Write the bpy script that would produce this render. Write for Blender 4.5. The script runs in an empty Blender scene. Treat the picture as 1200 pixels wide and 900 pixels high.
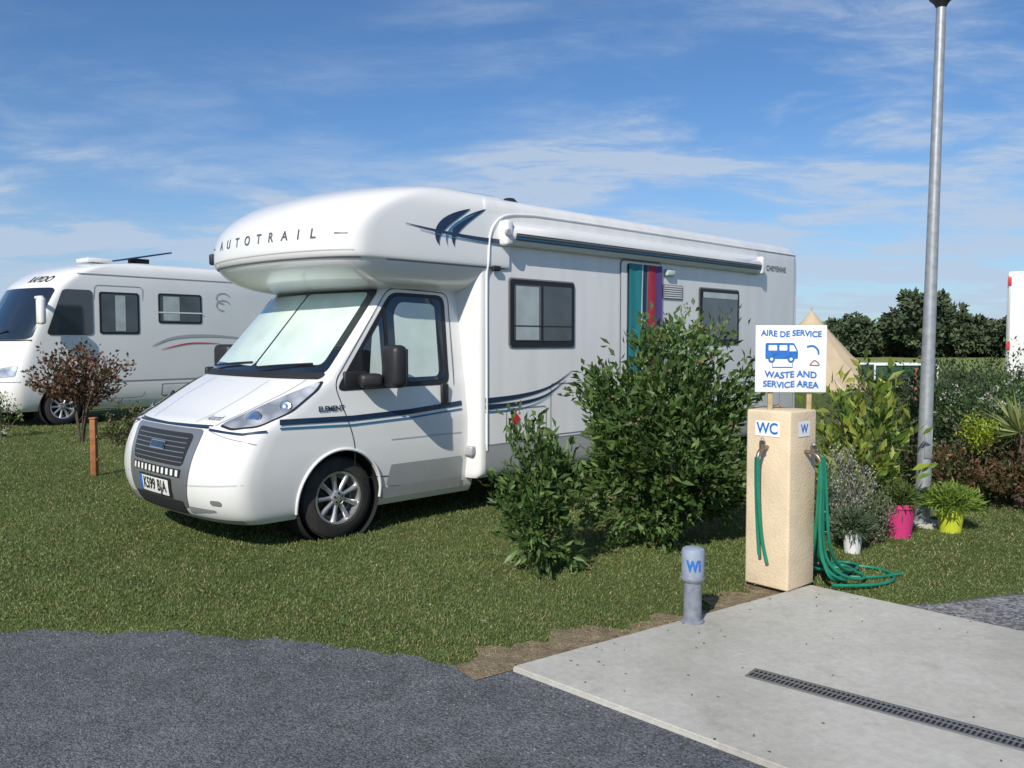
import bpy, bmesh, math, random
import numpy as np
from mathutils import Vector, Matrix
random.seed(7); rng=np.random.default_rng(11)
D2R=math.radians
scene=bpy.context.scene
COL=scene.collection

# ------------------------------------------------------------ materials
def new_mat(name):
    m=bpy.data.materials.new(name); m.use_nodes=True
    nt=m.node_tree; b=nt.nodes['Principled BSDF']
    return m,nt,b
def setin(b,k,v):
    if k in b.inputs: b.inputs[k].default_value=v
def mat(name,col,rough=.5,metal=0,coat=0,var=0.06,vscale=6,bump=0,bscale=60,dirt=None,spec=.5,stretch=None):
    m,nt,b=new_mat(name)
    setin(b,'Roughness',rough); setin(b,'Metallic',metal); setin(b,'Coat Weight',coat); setin(b,'Coat Roughness',.04)
    setin(b,'Specular IOR Level',spec)
    tc=nt.nodes.new('ShaderNodeTexCoord'); src=tc.outputs['Object']
    if stretch:
        mp=nt.nodes.new('ShaderNodeMapping'); mp.inputs['Scale'].default_value=stretch; nt.links.new(src,mp.inputs[0]); src=mp.outputs[0]
    n=nt.nodes.new('ShaderNodeTexNoise'); n.inputs['Scale'].default_value=vscale; n.inputs['Detail'].default_value=5
    nt.links.new(src,n.inputs['Vector'])
    r=nt.nodes.new('ShaderNodeValToRGB')
    c=np.array(col)
    lo=c*(1-var) if dirt is None else np.array(dirt)
    r.color_ramp.elements[0].position=.3; r.color_ramp.elements[1].position=.62
    r.color_ramp.elements[0].color=(*lo,1); r.color_ramp.elements[1].color=(*np.minimum(c*(1+var*.3),1),1)
    nt.links.new(n.outputs['Fac'],r.inputs['Fac']); nt.links.new(r.outputs['Color'],b.inputs['Base Color'])
    if bump>0:
        n2=nt.nodes.new('ShaderNodeTexNoise'); n2.inputs['Scale'].default_value=bscale; n2.inputs['Detail'].default_value=5
        nt.links.new(tc.outputs['Object'],n2.inputs['Vector'])
        bp=nt.nodes.new('ShaderNodeBump'); bp.inputs['Strength'].default_value=bump; bp.inputs['Distance'].default_value=.01
        nt.links.new(n2.outputs['Fac'],bp.inputs['Height']); nt.links.new(bp.outputs['Normal'],b.inputs['Normal'])
    return m

M={}
M['white']=mat('white_paint',(.80,.80,.785),.28,coat=.6,var=.03,vscale=1.5)
M['white2']=mat('white_gelcoat',(.79,.79,.775),.33,coat=.35,var=.07,vscale=2.2,stretch=(2.5,1,.35))
M['grey']=mat('silver_grey_skirt',(.42,.43,.44),.4,metal=.15,coat=.2)
M['silver']=mat('silver_panel',(.25,.26,.28),.35,metal=.5,coat=.3)
M['letter']=mat('grey_lettering',(.09,.10,.12),.35)
M['black']=mat('black_plastic',(.018,.018,.02),.5,bump=.05)
M['seam']=mat('panel_gap',(.03,.03,.035),.8)
M['softseam']=mat('soft_panel_gap',(.25,.25,.26),.8)
M['creaseshade']=mat('crease_shade',(.52,.52,.53),.5)  # grey for ribbons that paint crease shade onto the smooth panels
M['rubber']=mat('tyre_rubber',(.022,.022,.023),.85,bump=.3,bscale=80,dirt=(.05,.045,.04))
M['alloy']=mat('alloy',(.55,.55,.56),.3,metal=.7)
M['glass']=mat('dark_glass',(.012,.016,.02),.04,coat=1,spec=.8)
M['glass2']=mat('window_acrylic',(.05,.062,.07),.06,coat=1,dirt=(.02,.026,.03),vscale=3)
M['blind']=mat('thermal_blind',(.60,.72,.66),.35,coat=.9,var=.14,vscale=3)
M['blind2']=mat('window_blind',(.42,.47,.47),.35,coat=.9,var=.2,vscale=5)
M['navy']=mat('navy_decal',(.012,.03,.07),.35,coat=.3)
M['teal']=mat('blue_decal',(.04,.18,.33),.35,coat=.3)
M['chrome']=mat('chrome',(.8,.8,.8),.12,metal=1)
M['plate']=mat('number_plate',(.75,.75,.72),.35)
M['blue']=mat('blue_paint',(.02,.15,.50),.5,var=.25,vscale=40)
M['red']=mat('red_marker',(.6,.03,.03),.4)
M['orange']=mat('amber_lens',(.8,.25,.02),.3)
M['signwhite']=mat('sign_board',(.80,.81,.82),.5,var=.04)
M['wood']=mat('timber_stake',(.5,.38,.2),.7,var=.2,vscale=20)
M['orangewood']=mat('stained_timber',(.32,.12,.045),.7,var=.3,vscale=14)
M['galv']=mat('galvanised_steel',(.36,.38,.40),.45,metal=.45,var=.2,vscale=18)
M['hose']=mat('green_hose',(.012,.20,.12),.45,var=.25)
M['brass']=mat('tap_brass',(.28,.24,.18),.35,metal=.8)
M['cream']=mat('cream_render',(.68,.55,.38),.85,var=.12,vscale=5,bump=.4,bscale=60)
M['bollard']=mat('bollard_grey',(.20,.22,.26),.55,var=.3,vscale=22,bump=.1)
M['bollard2']=mat('bollard_cap',(.27,.32,.40),.55,var=.2,vscale=22,bump=.1)
M['pink']=mat('pink_pot',(.55,.04,.18),.45)
M['lime']=mat('lime_pot',(.50,.55,.04),.45)
M['whitepot']=mat('white_pot',(.7,.7,.7),.5)
M['soil']=mat('potting_soil',(.03,.02,.012),.9)
M['bark']=mat('bark',(.10,.07,.05),.9,var=.4,vscale=25,bump=.5)
M['canvas']=mat('tan_canvas',(.50,.40,.27),.9,var=.1,vscale=2)
M['greenbox']=mat('green_trailer',(.02,.07,.04),.5)
M['cteal']=mat('curtain_teal',(.02,.24,.26),.7); M['cred']=mat('curtain_red',(.42,.03,.06),.7)
M['cpurple']=mat('curtain_purple',(.10,.06,.22),.7); M['cgrey']=mat('curtain_grey',(.03,.05,.09),.7)
M['dark']=mat('dark_interior',(.012,.012,.014),.8)
M['steelgrate']=mat('drain_grate',(.22,.22,.22),.5,metal=.5)

def headlamp():
    m,nt,b=new_mat('headlamp_lens')
    tc=nt.nodes.new('ShaderNodeTexCoord'); v=nt.nodes.new('ShaderNodeTexVoronoi'); v.inputs['Scale'].default_value=7
    r=nt.nodes.new('ShaderNodeValToRGB'); r.color_ramp.elements[0].position=.1; r.color_ramp.elements[1].position=.7
    r.color_ramp.elements[0].color=(.85,.87,.9,1); r.color_ramp.elements[1].color=(.34,.37,.40,1)
    nt.links.new(tc.outputs['Object'],v.inputs['Vector']); nt.links.new(v.outputs['Distance'],r.inputs['Fac'])
    nt.links.new(r.outputs['Color'],b.inputs['Base Color'])
    setin(b,'Roughness',.2); setin(b,'Metallic',.45); setin(b,'Coat Weight',1)
    return m
M['lamp']=headlamp()

def leaf_mat(name,trans=.3,rough=.45):
    m,nt,b=new_mat(name)
    a=nt.nodes.new('ShaderNodeAttribute'); a.attribute_name='Col'
    nt.links.new(a.outputs['Color'],b.inputs['Base Color']); setin(b,'Roughness',rough); setin(b,'Specular IOR Level',.35)
    if trans<=0: return m
    t=nt.nodes.new('ShaderNodeBsdfTranslucent')
    mx=nt.nodes.new('ShaderNodeMixShader'); mx.inputs['Fac'].default_value=trans
    g=nt.nodes.new('ShaderNodeMix'); g.data_type='RGBA'; g.blend_type='MULTIPLY'; g.inputs[0].default_value=1
    g.inputs[7].default_value=(1.5,1.6,.7,1)
    nt.links.new(a.outputs['Color'],g.inputs[6]); nt.links.new(g.outputs[2],t.inputs['Color'])
    nt.links.new(b.outputs[0],mx.inputs[1]); nt.links.new(t.outputs[0],mx.inputs[2])
    nt.links.new(mx.outputs[0],nt.nodes['Material Output'].inputs['Surface'])
    return m
M['leaf']=leaf_mat('leaf'); M['blade']=leaf_mat('grass_blade',0,.65); M['farleaf']=leaf_mat('distant_leaf',0,.7)

def ground_mat(name,scales,bump=.5,bscale=90,rough=.95,vor=None,vc=(.45,1.9),vb=.8):
    m,nt,b=new_mat(name); setin(b,'Roughness',rough); setin(b,'Specular IOR Level',.2)
    tc=nt.nodes.new('ShaderNodeTexCoord'); prev=None
    for i,(c0,c1,sc,p0,p1) in enumerate(scales):
        n=nt.nodes.new('ShaderNodeTexNoise'); n.inputs['Scale'].default_value=sc; n.inputs['Detail'].default_value=6; n.inputs['Roughness'].default_value=.65
        nt.links.new(tc.outputs['Object'],n.inputs['Vector'])
        r=nt.nodes.new('ShaderNodeValToRGB'); r.color_ramp.elements[0].position=p0; r.color_ramp.elements[1].position=p1
        r.color_ramp.elements[0].color=(*c0,1); r.color_ramp.elements[1].color=(*c1,1)
        nt.links.new(n.outputs['Fac'],r.inputs['Fac'])
        if prev is None: prev=r.outputs['Color']
        else:
            mx=nt.nodes.new('ShaderNodeMix'); mx.data_type='RGBA'; mx.blend_type='MULTIPLY'; mx.inputs[0].default_value=1
            nt.links.new(prev,mx.inputs[6]); nt.links.new(r.outputs['Color'],mx.inputs[7]); prev=mx.outputs[2]
    if vor:
        v=nt.nodes.new('ShaderNodeTexVoronoi'); v.inputs['Scale'].default_value=vor
        nt.links.new(tc.outputs['Object'],v.inputs['Vector'])
        r=nt.nodes.new('ShaderNodeValToRGB'); r.color_ramp.elements[0].position=0; r.color_ramp.elements[1].position=1
        r.color_ramp.elements[0].color=(vc[0],vc[0],vc[0],1); r.color_ramp.elements[1].color=(vc[1],vc[1],vc[1]*1.02,1)
        sp=nt.nodes.new('ShaderNodeSeparateColor'); nt.links.new(v.outputs['Color'],sp.inputs[0]); nt.links.new(sp.outputs[0],r.inputs['Fac'])
        mx=nt.nodes.new('ShaderNodeMix'); mx.data_type='RGBA'; mx.blend_type='MULTIPLY'; mx.inputs[0].default_value=1
        nt.links.new(prev,mx.inputs[6]); nt.links.new(r.outputs['Color'],mx.inputs[7]); prev=mx.outputs[2]
        bp=nt.nodes.new('ShaderNodeBump'); bp.inputs['Strength'].default_value=vb; bp.inputs['Distance'].default_value=.005; bp.invert=True
        nt.links.new(v.outputs['Distance'],bp.inputs['Height']); nt.links.new(bp.outputs['Normal'],b.inputs['Normal'])
    else:
        n=nt.nodes.new('ShaderNodeTexNoise'); n.inputs['Scale'].default_value=bscale; n.inputs['Detail'].default_value=5
        nt.links.new(tc.outputs['Object'],n.inputs['Vector'])
        bp=nt.nodes.new('ShaderNodeBump'); bp.inputs['Strength'].default_value=bump; bp.inputs['Distance'].default_value=.02
        nt.links.new(n.outputs['Fac'],bp.inputs['Height']); nt.links.new(bp.outputs['Normal'],b.inputs['Normal'])
    nt.links.new(prev,b.inputs['Base Color'])
    return m
M['lawn']=ground_mat('lawn_ground',[((.070,.095,.027),(.115,.145,.045),3,.35,.65),((.7,.7,.6),(1.15,1.1,1.0),40,.3,.7),((.8,.85,.8),(1.15,1.1,1.1),.25,.35,.65)])
M['road']=ground_mat('asphalt_surface',[((.095,.101,.112),(.132,.137,.145),1.1,.3,.7),((.78,.78,.78),(1.15,1.15,1.15),6,.3,.7),((.85,.85,.85),(1.05,1.05,1.05),.35,.35,.6)],vor=125,vc=(.5,1.6),vb=.7)
M['stonegr']=ground_mat('gravel_surface',[((.13,.13,.13),(.2,.2,.2),3,.3,.7)],vor=60)
M['bare']=ground_mat('bare_soil_ground',[((.20,.15,.09),(.36,.29,.19),14,.35,.65),((.6,.6,.6),(1.2,1.2,1.2),70,.3,.7)],bump=1)
M['concrete']=ground_mat('concrete_slab_surface',[((.43,.415,.37),(.52,.51,.465),1.5,.3,.7),((.88,.88,.88),(1.05,1.05,1.05),25,.3,.65),((.80,.80,.78),(1,1,1),4,.28,.42),((.86,.86,.85),(1,1,1),.8,.4,.55)],bump=.25,bscale=130)

# ------------------------------------------------------------ mesh helpers
def empty(name,loc=(0,0,0),rz=0):
    e=bpy.data.objects.new(name,None); COL.objects.link(e); e.location=loc; e.rotation_euler=(0,0,rz); e.empty_display_size=.3
    return e
def mobj(name,verts,faces,m,parent=None,smooth=False,loc=None,rot=None,sharp=None):
    me=bpy.data.meshes.new(name); me.from_pydata([tuple(v) for v in verts],[],faces); 
    if m: me.materials.append(m)
    me.update()
    if smooth:
        me.polygons.foreach_set('use_smooth',[True]*len(me.polygons))
        if sharp: me.set_sharp_from_angle(angle=D2R(sharp))
    o=bpy.data.objects.new(name,me); COL.objects.link(o)
    if parent: o.parent=parent
    if loc is not None: o.location=loc
    if rot is not None: o.rotation_euler=rot
    return o
def fixn(o):
    bm=bmesh.new(); bm.from_mesh(o.data); bmesh.ops.recalc_face_normals(bm,faces=bm.faces); bm.to_mesh(o.data); bm.free()
def box(name,c,s,m,parent=None,rot=(0,0,0),bev=.005,seg=2,taper=None):
    bm=bmesh.new(); bmesh.ops.create_cube(bm,size=1)
    for v in bm.verts:
        v.co.x*=s[0]; v.co.y*=s[1]; v.co.z*=s[2]
        if taper and v.co.z>0: v.co.x*=taper; v.co.y*=taper
    if bev>0: bmesh.ops.bevel(bm,geom=bm.edges[:],offset=bev,segments=seg,affect='EDGES',profile=.5)
    me=bpy.data.meshes.new(name); bm.to_mesh(me); bm.free(); me.materials.append(m)
    me.polygons.foreach_set('use_smooth',[True]*len(me.polygons)); me.set_sharp_from_angle(angle=D2R(50))
    o=bpy.data.objects.new(name,me); COL.objects.link(o); o.location=c; o.rotation_euler=rot
    if parent: o.parent=parent
    return o
def lathe(name,prof,m,parent=None,n=40,axis='Z',loc=(0,0,0),rot=(0,0,0),sharp=35):
    V=[];F=[]
    for r,h in prof:
        for i in range(n):
            a=2*math.pi*i/n; c,s=math.cos(a)*r,math.sin(a)*r
            V.append((c,s,h) if axis=='Z' else (c,h,s))
    K=len(prof)
    for k in range(K-1):
        for i in range(n):
            j=(i+1)%n; F.append((k*n+i,k*n+j,(k+1)*n+j,(k+1)*n+i))
    o=mobj(name,V,F,m,parent,True,loc,rot,sharp); fixn(o); return o
def tube(name,pts,r,m,parent=None,cyc=False,smooth=True):
    cu=bpy.data.curves.new(name,'CURVE'); cu.dimensions='3D'; cu.bevel_depth=r; cu.bevel_resolution=3; cu.use_fill_caps=True
    sp=cu.splines.new('NURBS' if smooth else 'POLY'); sp.points.add(len(pts)-1)
    for i,p in enumerate(pts): sp.points[i].co=(*p,1)
    if smooth: sp.order_u=4 if len(pts)>3 else len(pts); sp.use_endpoint_u=True; sp.resolution_u=8
    sp.use_cyclic_u=cyc; cu.materials.append(m)
    o=bpy.data.objects.new(name,cu); COL.objects.link(o)
    if parent: o.parent=parent
    return o
def rrect(a0,a1,b0,b1,r,n=5):
    P=[]
    for cx,cy,s in((a1-r,b0+r,-90),(a1-r,b1-r,0),(a0+r,b1-r,90),(a0+r,b0+r,180)):
        for i in range(n+1):
            t=D2R(s+90*i/n); P.append((cx+r*math.cos(t),cy+r*math.sin(t)))
    return P
def rpoly(P,r,n=4):
    out=[];K=len(P)
    for i in range(K):
        p=Vector(P[i]);a=Vector(P[i-1]);b=Vector(P[(i+1)%K])
        da=(a-p);db=(b-p); ra=min(r,da.length*.45); rb=min(r,db.length*.45)
        s=p+da.normalized()*ra; e=p+db.normalized()*rb
        for k in range(n+1):
            t=k/n; q=s*(1-t)**2+p*2*t*(1-t)+e*t*t; out.append((q.x,q.y))
    return out
def patch(name,poly,fn,m,parent,nr=10,nc=12,off=.005):
    bs=[p[1] for p in poly]; b0,b1=min(bs)+1e-5,max(bs)-1e-5
    rows=sorted(set([round(x,6) for x in list(np.linspace(b0,b1,nr+1))+[min(max(b,b0),b1) for b in bs]]))
    rr=[rows[0]]
    for x in rows[1:]:
        if x-rr[-1]>2e-4: rr.append(x)
    V=[];F=[];K=len(poly);used=0
    for b in rr:
        xs=[]
        for i in range(K):
            p,q=poly[i],poly[(i+1)%K]
            if (p[1]-b)*(q[1]-b)<=0 and abs(p[1]-q[1])>1e-9:
                t=(b-p[1])/(q[1]-p[1]); xs.append(p[0]+t*(q[0]-p[0]))
        if len(xs)<2: continue
        a0,a1=min(xs),max(xs)
        for j in range(nc+1): V.append(fn(a0+(a1-a0)*j/nc,b,off))
        used+=1
    for k in range(used-1):
        for j in range(nc):
            i=k*(nc+1)+j; F.append((i,i+1,i+nc+2,i+nc+1))
    return mobj(name,V,F,m,parent,True)
def ribbon(name,path,w,fn,m,parent,off=.006):
    V=[];F=[];n=len(path)
    ws=w if isinstance(w,(list,tuple)) else [w]*n
    for i in range(n):
        a=Vector(path[max(i-1,0)]);b=Vector(path[min(i+1,n-1)]);d=(b-a).normalized(); nn=Vector((-d.y,d.x))
        p=Vector(path[i])
        for s in(-.5,.5):
            q=p+nn*s*ws[i]; V.append(fn(q.x,q.y,off))
    for i in range(n-1): F.append((2*i,2*i+1,2*i+3,2*i+2))
    return mobj(name,V,F,m,parent,True)
def dens(path,n=8,close=False):
    P=list(path)+([path[0]] if close else []); out=[]
    for i in range(len(P)-1):
        for k in range(n): t=k/n; out.append((P[i][0]*(1-t)+P[i+1][0]*t,P[i][1]*(1-t)+P[i+1][1]*t))
    out.append(P[-1]); return out
def smoothp(P,n=24):
    out=[];K=len(P)
    for i in range(K-1):
        p0=P[max(i-1,0)];p1=P[i];p2=P[i+1];p3=P[min(i+2,K-1)]
        m_=max(2,n//(K-1))
        for k in range(m_):
            t=k/m_
            out.append(tuple(.5*(2*p1[j]+(p2[j]-p0[j])*t+(2*p0[j]-5*p1[j]+4*p2[j]-p3[j])*t*t+(3*p1[j]-p0[j]-3*p2[j]+p3[j])*t**3) for j in range(len(p1))))
    out.append(tuple(P[-1])); return out
def text(name,s,size,fn,m,parent,off=.006,spacing=1,bold=0,sx=1):
    cu=bpy.data.curves.new('tmp','FONT'); cu.body=s; cu.size=size; cu.align_x='CENTER'; cu.align_y='CENTER'; cu.space_character=spacing; cu.offset=bold
    o=bpy.data.objects.new('tmp',cu); COL.objects.link(o)
    bpy.context.view_layer.update()
    dg=bpy.context.evaluated_depsgraph_get(); me=bpy.data.meshes.new_from_object(o.evaluated_get(dg))
    V=[fn(v.co.x*sx,v.co.y,off) for v in me.vertices]; F=[tuple(p.vertices) for p in me.polygons]
    bpy.data.objects.remove(o)
    return mobj(name,V,F,m,parent)

class Hull:
    def __init__(s,rows,m=4,it=2,asym=0):
        R=np.array(rows,float)
        for _ in range(it):
            out=[R[0]]
            for i in range(len(R)-1):
                out+= [R[i]*.75+R[i+1]*.25,R[i]*.25+R[i+1]*.75]
            out.append(R[-1]); R=np.array(out)
        s.R=R; s.m=m; s.a=asym
    def g(s,z): return [np.interp(z,s.R[:,0],s.R[:,i]) for i in range(1,7)]
    def gg(s,a): 
        a=min(abs(a),1.0); return 1-max(0,(1-a**s.m))**(1/s.m)
    def P(s,t,z):
        xf,c1,c2,w,xr,cr=s.g(z); return Vector((xf-c1*t*t-c2*s.gg(t),w*t-s.a*.5*(1-t),z))
    def F(s,t,z,off=0):
        e=.002; t=max(-.995,min(.995,t))
        p=s.P(t,z); n=(s.P(t+e,z)-s.P(t-e,z)).cross(s.P(t,z+e)-s.P(t,z-e)).normalized()
        if n.x<0: n=-n
        return p+n*off
    def FY(s,y,z,off=0):
        w=s.g(z)[3]; return s.F((y+s.a*.5)/(w+s.a*.5),z,off)
    def S(s,sx,z,off=0): return Vector((-sx,s.g(z)[3]+off,z))
    def S2(s,sx,z,off=0): return Vector((-sx,-s.g(z)[3]-s.a-off,z))
    def build(s,name,m,parent,NF=44,NR=20):
        V=[];F=[]
        tf=[math.sin(math.pi/2*k) for k in np.linspace(-1,1,NF+1)]
        tr=[math.sin(math.pi/2*k) for k in np.linspace(1,-1,NR+1)]
        L=len(tf)+len(tr)
        for r in s.R:
            z,xf,c1,c2,w,xr,cr=r
            for t in tf: V.append((xf-c1*t*t-c2*s.gg(t),w*t-s.a*.5*(1-t),z))
            for t in tr: V.append((xr+cr*s.gg(t),w*t-s.a*.5*(1-t),z))
        K=len(s.R)
        for k in range(K-1):
            for i in range(L):
                j=(i+1)%L; F.append((k*L+i,k*L+j,(k+1)*L+j,(k+1)*L+i))
        F.append(tuple(range(L))[::-1]); F.append(tuple((K-1)*L+i for i in range(L)))
        o=mobj(name,V,F,m,parent,True); fixn(o); o.data.set_sharp_from_angle(angle=D2R(38)); return o

def cut(o,cs):
    for (loc,r,d) in cs:
        bm=bmesh.new(); bmesh.ops.create_cone(bm,cap_ends=True,segments=56,radius1=r,radius2=r,depth=d,matrix=Matrix.Translation(loc)@Matrix.Rotation(math.pi/2,4,'X'))
        me=bpy.data.meshes.new('cut'); bm.to_mesh(me); bm.free(); c=bpy.data.objects.new('cut',me); COL.objects.link(c); c.parent=o.parent
        md=o.modifiers.new('b','BOOLEAN'); md.object=c; md.operation='DIFFERENCE'; md.solver='EXACT'
        bpy.context.view_layer.update(); dg=bpy.context.evaluated_depsgraph_get()
        nm=bpy.data.meshes.new_from_object(o.evaluated_get(dg)); o.modifiers.clear(); o.data=nm; bpy.data.objects.remove(c)
    o.data.set_sharp_from_angle(angle=D2R(38))

def wheel(parent,x,y,r=.345,w=.225,nm='wheel',spokes=9):
    sg=1 if y>0 else -1
    e=empty(nm); e.parent=parent; e.location=(x,y,r); 
    h=w/2; R=r*.63
    prof=[(R,-h*.8),(R+.02,-h),(r-.05,-h),(r-.015,-h*.85),(r,-h*.6)]
    for g in(-.35,0,.35): prof+=[(r,(g-.09)*w*1.0),(r-.008,(g-.06)*w),(r-.008,(g+.0)*w),(r,(g+.03)*w)]
    prof+=[(r,h*.6),(r-.015,h*.85),(r-.05,h),(R+.02,h),(R,h*.8),(R-.005,h*.3)]
    lathe('tyre',prof,M['rubber'],e,56,'Y')
    y0=sg*h
    lathe('rim',[(R+.008,y0*.86),(R+.004,y0*.98),(R-.012,y0*.95),(R-.02,y0*.5),(R-.03,y0*.1),(.0,y0*.05)],M['alloy'],e,48,'Y')
    lathe('brake',[(R*.75,y0*.2),(R*.75,y0*.3),(0,y0*.3)],M['black'],e,32,'Y')
    for i in range(spokes):
        a=2*math.pi*i/spokes
        V=[];
        for rr,ww,dy in((.045,.022,.80),(R*.6,.019,.86),(R-.012,.028,.90)):
            for s_,d in((-1,-.03),(-.6,0),(.6,0),(1,-.03)):
                px=rr*math.cos(a)-s_*ww*math.sin(a); pz=rr*math.sin(a)+s_*ww*math.cos(a); V.append((px,y0*dy+sg*d,pz))
        F=[(k*4+j,k*4+j+1,k*4+j+5,k*4+j+4) for k in range(2) for j in range(3)]
        mobj('spoke_%d'%i,V,F,M['alloy'],e,True)
    lathe('hub_cap',[(.062,y0*.6),(.062,y0*.86),(.05,y0*.93),(.0,y0*.95)],M['alloy'],e,32,'Y')
    for i in range(5):
        a=2*math.pi*i/5+.3; lathe('wheel_nut_%d'%i,[(.009,y0*.7),(.009,y0*1.0),(0,y0*1.0)],M['black'],e,8,'Y',loc=(.04*math.cos(a),0,.04*math.sin(a)))

# =================================================== MAIN MOTORHOME
V1=empty('motorhome',(-2.138,7.747,0),D2R(225.57))
AS=.13
cab=Hull([ # z,xf,c1,c2,w,xr,cr
 (.22,.93,.07,.30,.93,-1.5,0),(.27,1.02,.08,.30,.97,-1.5,0),(.40,1.085,.08,.30,1.0,-1.5,0),(.56,1.10,.08,.30,1.025,-1.5,0),(.72,1.08,.09,.30,1.035,-1.5,0),
 (.84,1.04,.10,.31,1.035,-1.5,0),(.95,1.00,.11,.34,1.035,-1.5,0),(1.01,.93,.12,.37,1.03,-1.5,0),(1.06,.82,.11,.35,1.025,-1.5,0),(1.15,.66,.10,.33,1.015,-1.5,0),(1.26,.45,.09,.27,1.005,-1.5,0),
 (1.345,.28,.09,.22,.99,-1.5,0),(1.37,.24,.09,.18,.985,-1.5,0),(1.45,.16,.10,.14,.975,-1.5,0),(1.8,-.145,.12,.10,.935,-1.5,0),(2.13,-.43,.13,.09,.895,-1.5,0),(2.24,-.53,.13,.09,.87,-1.5,0)],m=4,it=2,asym=AS)
o=cab.build('cab_body',M['white'],V1)
cut(o,[((0,.95,.35),.405,.56),((0,-1.05,.35),.405,.6)])
lathe('wheel_arch_liner',[(.402,.985),(.40,.68),(0,.68)],M['dark'],V1,48,'Y',loc=(0,0,.35))
lathe('wheel_arch_liner',[(.402,-1.1),(.40,-.76),(0,-.76)],M['dark'],V1,48,'Y',loc=(0,0,.35))
wheel(V1,0,.86,nm='front_wheel'); wheel(V1,0,-.98,nm='front_wheel')
for sg in(1,-1):
    wheel(V1,-4.9,sg*.99,nm='rear_wheel'); ex=0 if sg>0 else AS
    tube('arch_lip',[(.41*math.cos(D2R(a)),sg*(cab.g(.35+.41*math.sin(D2R(a)))[3]+ex+.004),.35+.41*math.sin(D2R(a))) for a in range(-12,193,9)],.013,M['white'],V1)
box('underbody',(-.2,-.05,.42),(1.3,1.3,.3),M['dark'],V1); box('chassis',(-4.4,0,.38),(6.6,1.9,.2),M['dark'],V1)
ws=rpoly([(-.955,1.375),(.945,1.375),(.915,2.12),(-.93,2.12)],.06)
patch('windscreen',ws,cab.F,M['glass'],V1,20,30,.004)
patch('blind_panel_1',rpoly([(-.90,1.45),(-.015,1.425),(-.015,2.085),(-.87,2.08)],.05),cab.F,M['blind'],V1,16,16,.007)
patch('blind_panel_2',rpoly([(.015,1.425),(.87,1.45),(.84,2.08),(.015,2.085)],.05),cab.F,M['blind'],V1,16,16,.007)
patch('scuttle_panel',rpoly([(-.95,1.335),(.94,1.335),(.95,1.385),(-.95,1.385)],.02),cab.F,M['black'],V1,4,30,.009)
for (a,b) in((-.75,-.05),(.1,.78)):
    tube('wiper',[cab.F(a,1.40,.03),cab.F((a+b)/2,1.425,.035),cab.F(b,1.45,.02)],.009,M['black'],V1)
ribbon('tax_disc',[(.60,1.47),(.66,1.47)],.06,cab.F,M['plate'],V1,.010)
for sg in(1,-1):
    ribbon('bonnet_seam',smoothp([(sg*.84,1.335),(sg*.82,1.24),(sg*.72,1.10),(sg*.62,.985)]),.007,cab.F,M['softseam'],V1,.003)
    ribbon('bonnet_crease_shade',smoothp([(sg*.45,1.32),(sg*.46,1.2),(sg*.42,1.08),(sg*.36,1.0)]),.012,cab.F,M['creaseshade'],V1,.002)
    hl=[(sg*.66,.985),(sg*.80,.960),(sg*.955,.985),(sg*.993,1.08),(sg*.994,1.27),(sg*.975,1.335),(sg*.90,1.26),(sg*.75,1.10)]
    patch('headlamp_surround',rpoly(hl,.03),cab.F,M['black'],V1,18,20,.004)
    cx=sum(p[0] for p in hl)/8; cz=sum(p[1] for p in hl)/8
    patch('headlamp',rpoly([(cx+(p[0]-cx)*.95,cz+(p[1]-cz)*.93) for p in hl],.03),cab.F,M['lamp'],V1,18,20,.009)
    for (tt,zz_,rr) in((.86,1.045,.058),(.955,1.13,.045)):
        pc=cab.F(sg*tt,zz_,.0); rot=(0,D2R(62),D2R(28*sg)) if tt<.9 else (0,D2R(66),D2R(50*sg))
        lathe('lamp_bezel',[(rr*1.15,0),(rr*1.1,.010),(rr,.011)],M['letter'],V1,24,'Z',loc=pc+Vector((.006,0,.004)),rot=rot)
        lathe('lamp_reflector',[(rr,.006),(rr*.9,.013),(rr*.5,.010),(.0,.014)],M['chrome'],V1,24,'Z',loc=pc+Vector((.006,0,.004)),rot=rot)
    patch('fog_lamp',rrect(sg*.80-.05,sg*.80+.05,.39,.43,.018),cab.F,M['lamp'],V1,6,6,.006)
    ribbon('bumper_seam',dens([(sg*.60,.95),(sg*.75,.915),(sg*.94,.88),(sg*.985,.86)],5),.006,cab.F,M['softseam'],V1,.003)
    ribbon('bumper_crease_shade',dens([(sg*.50,.52),(sg*.75,.54),(sg*.98,.56)],6),.010,cab.F,M['creaseshade'],V1,.002)
    patch('bumper_recess_shade',rpoly([(sg*.46,.29),(sg*.78,.33),(sg*.78,.35),(sg*.46,.35)],.01),cab.F,M['softseam'],V1,4,10,.004)  # flat grey patch, shade of a bumper recess put into the colour
ribbon('bonnet_front_seam',dens([(-.60,.985),(0,.975),(.60,.985)],10),.008,cab.F,M['seam'],V1,.003)
patch('grille_surround',rpoly([(-.47,.33),(.47,.33),(.56,.955),(-.56,.955)],.05),cab.F,M['silver'],V1,16,30,.006)
patch('grille',rpoly([(-.42,.66),(.42,.66),(.47,.915),(-.47,.915)],.05),cab.F,M['black'],V1,12,26,.011)
for i in range(6):
    z=.69+i*.037; ribbon('grille_bar_%d'%i,dens([(-.42,z),(.42,z)],24),.006,cab.F,M['silver'],V1,.016)
patch('grille_badge_bar',rpoly([(-.12,.765),(.12,.765),(.12,.83),(-.12,.83)],.01),cab.F,M['chrome'],V1,3,8,.020)
patch('badge_face',rpoly([(-.11,.772),(.11,.772),(.11,.823),(-.11,.823)],.01),cab.F,M['navy'],V1,3,8,.023)
patch('lower_grille',rpoly([(-.40,.57),(.40,.57),(.41,.635),(-.41,.635)],.01),cab.F,M['dark'],V1,4,26,.010)
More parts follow.
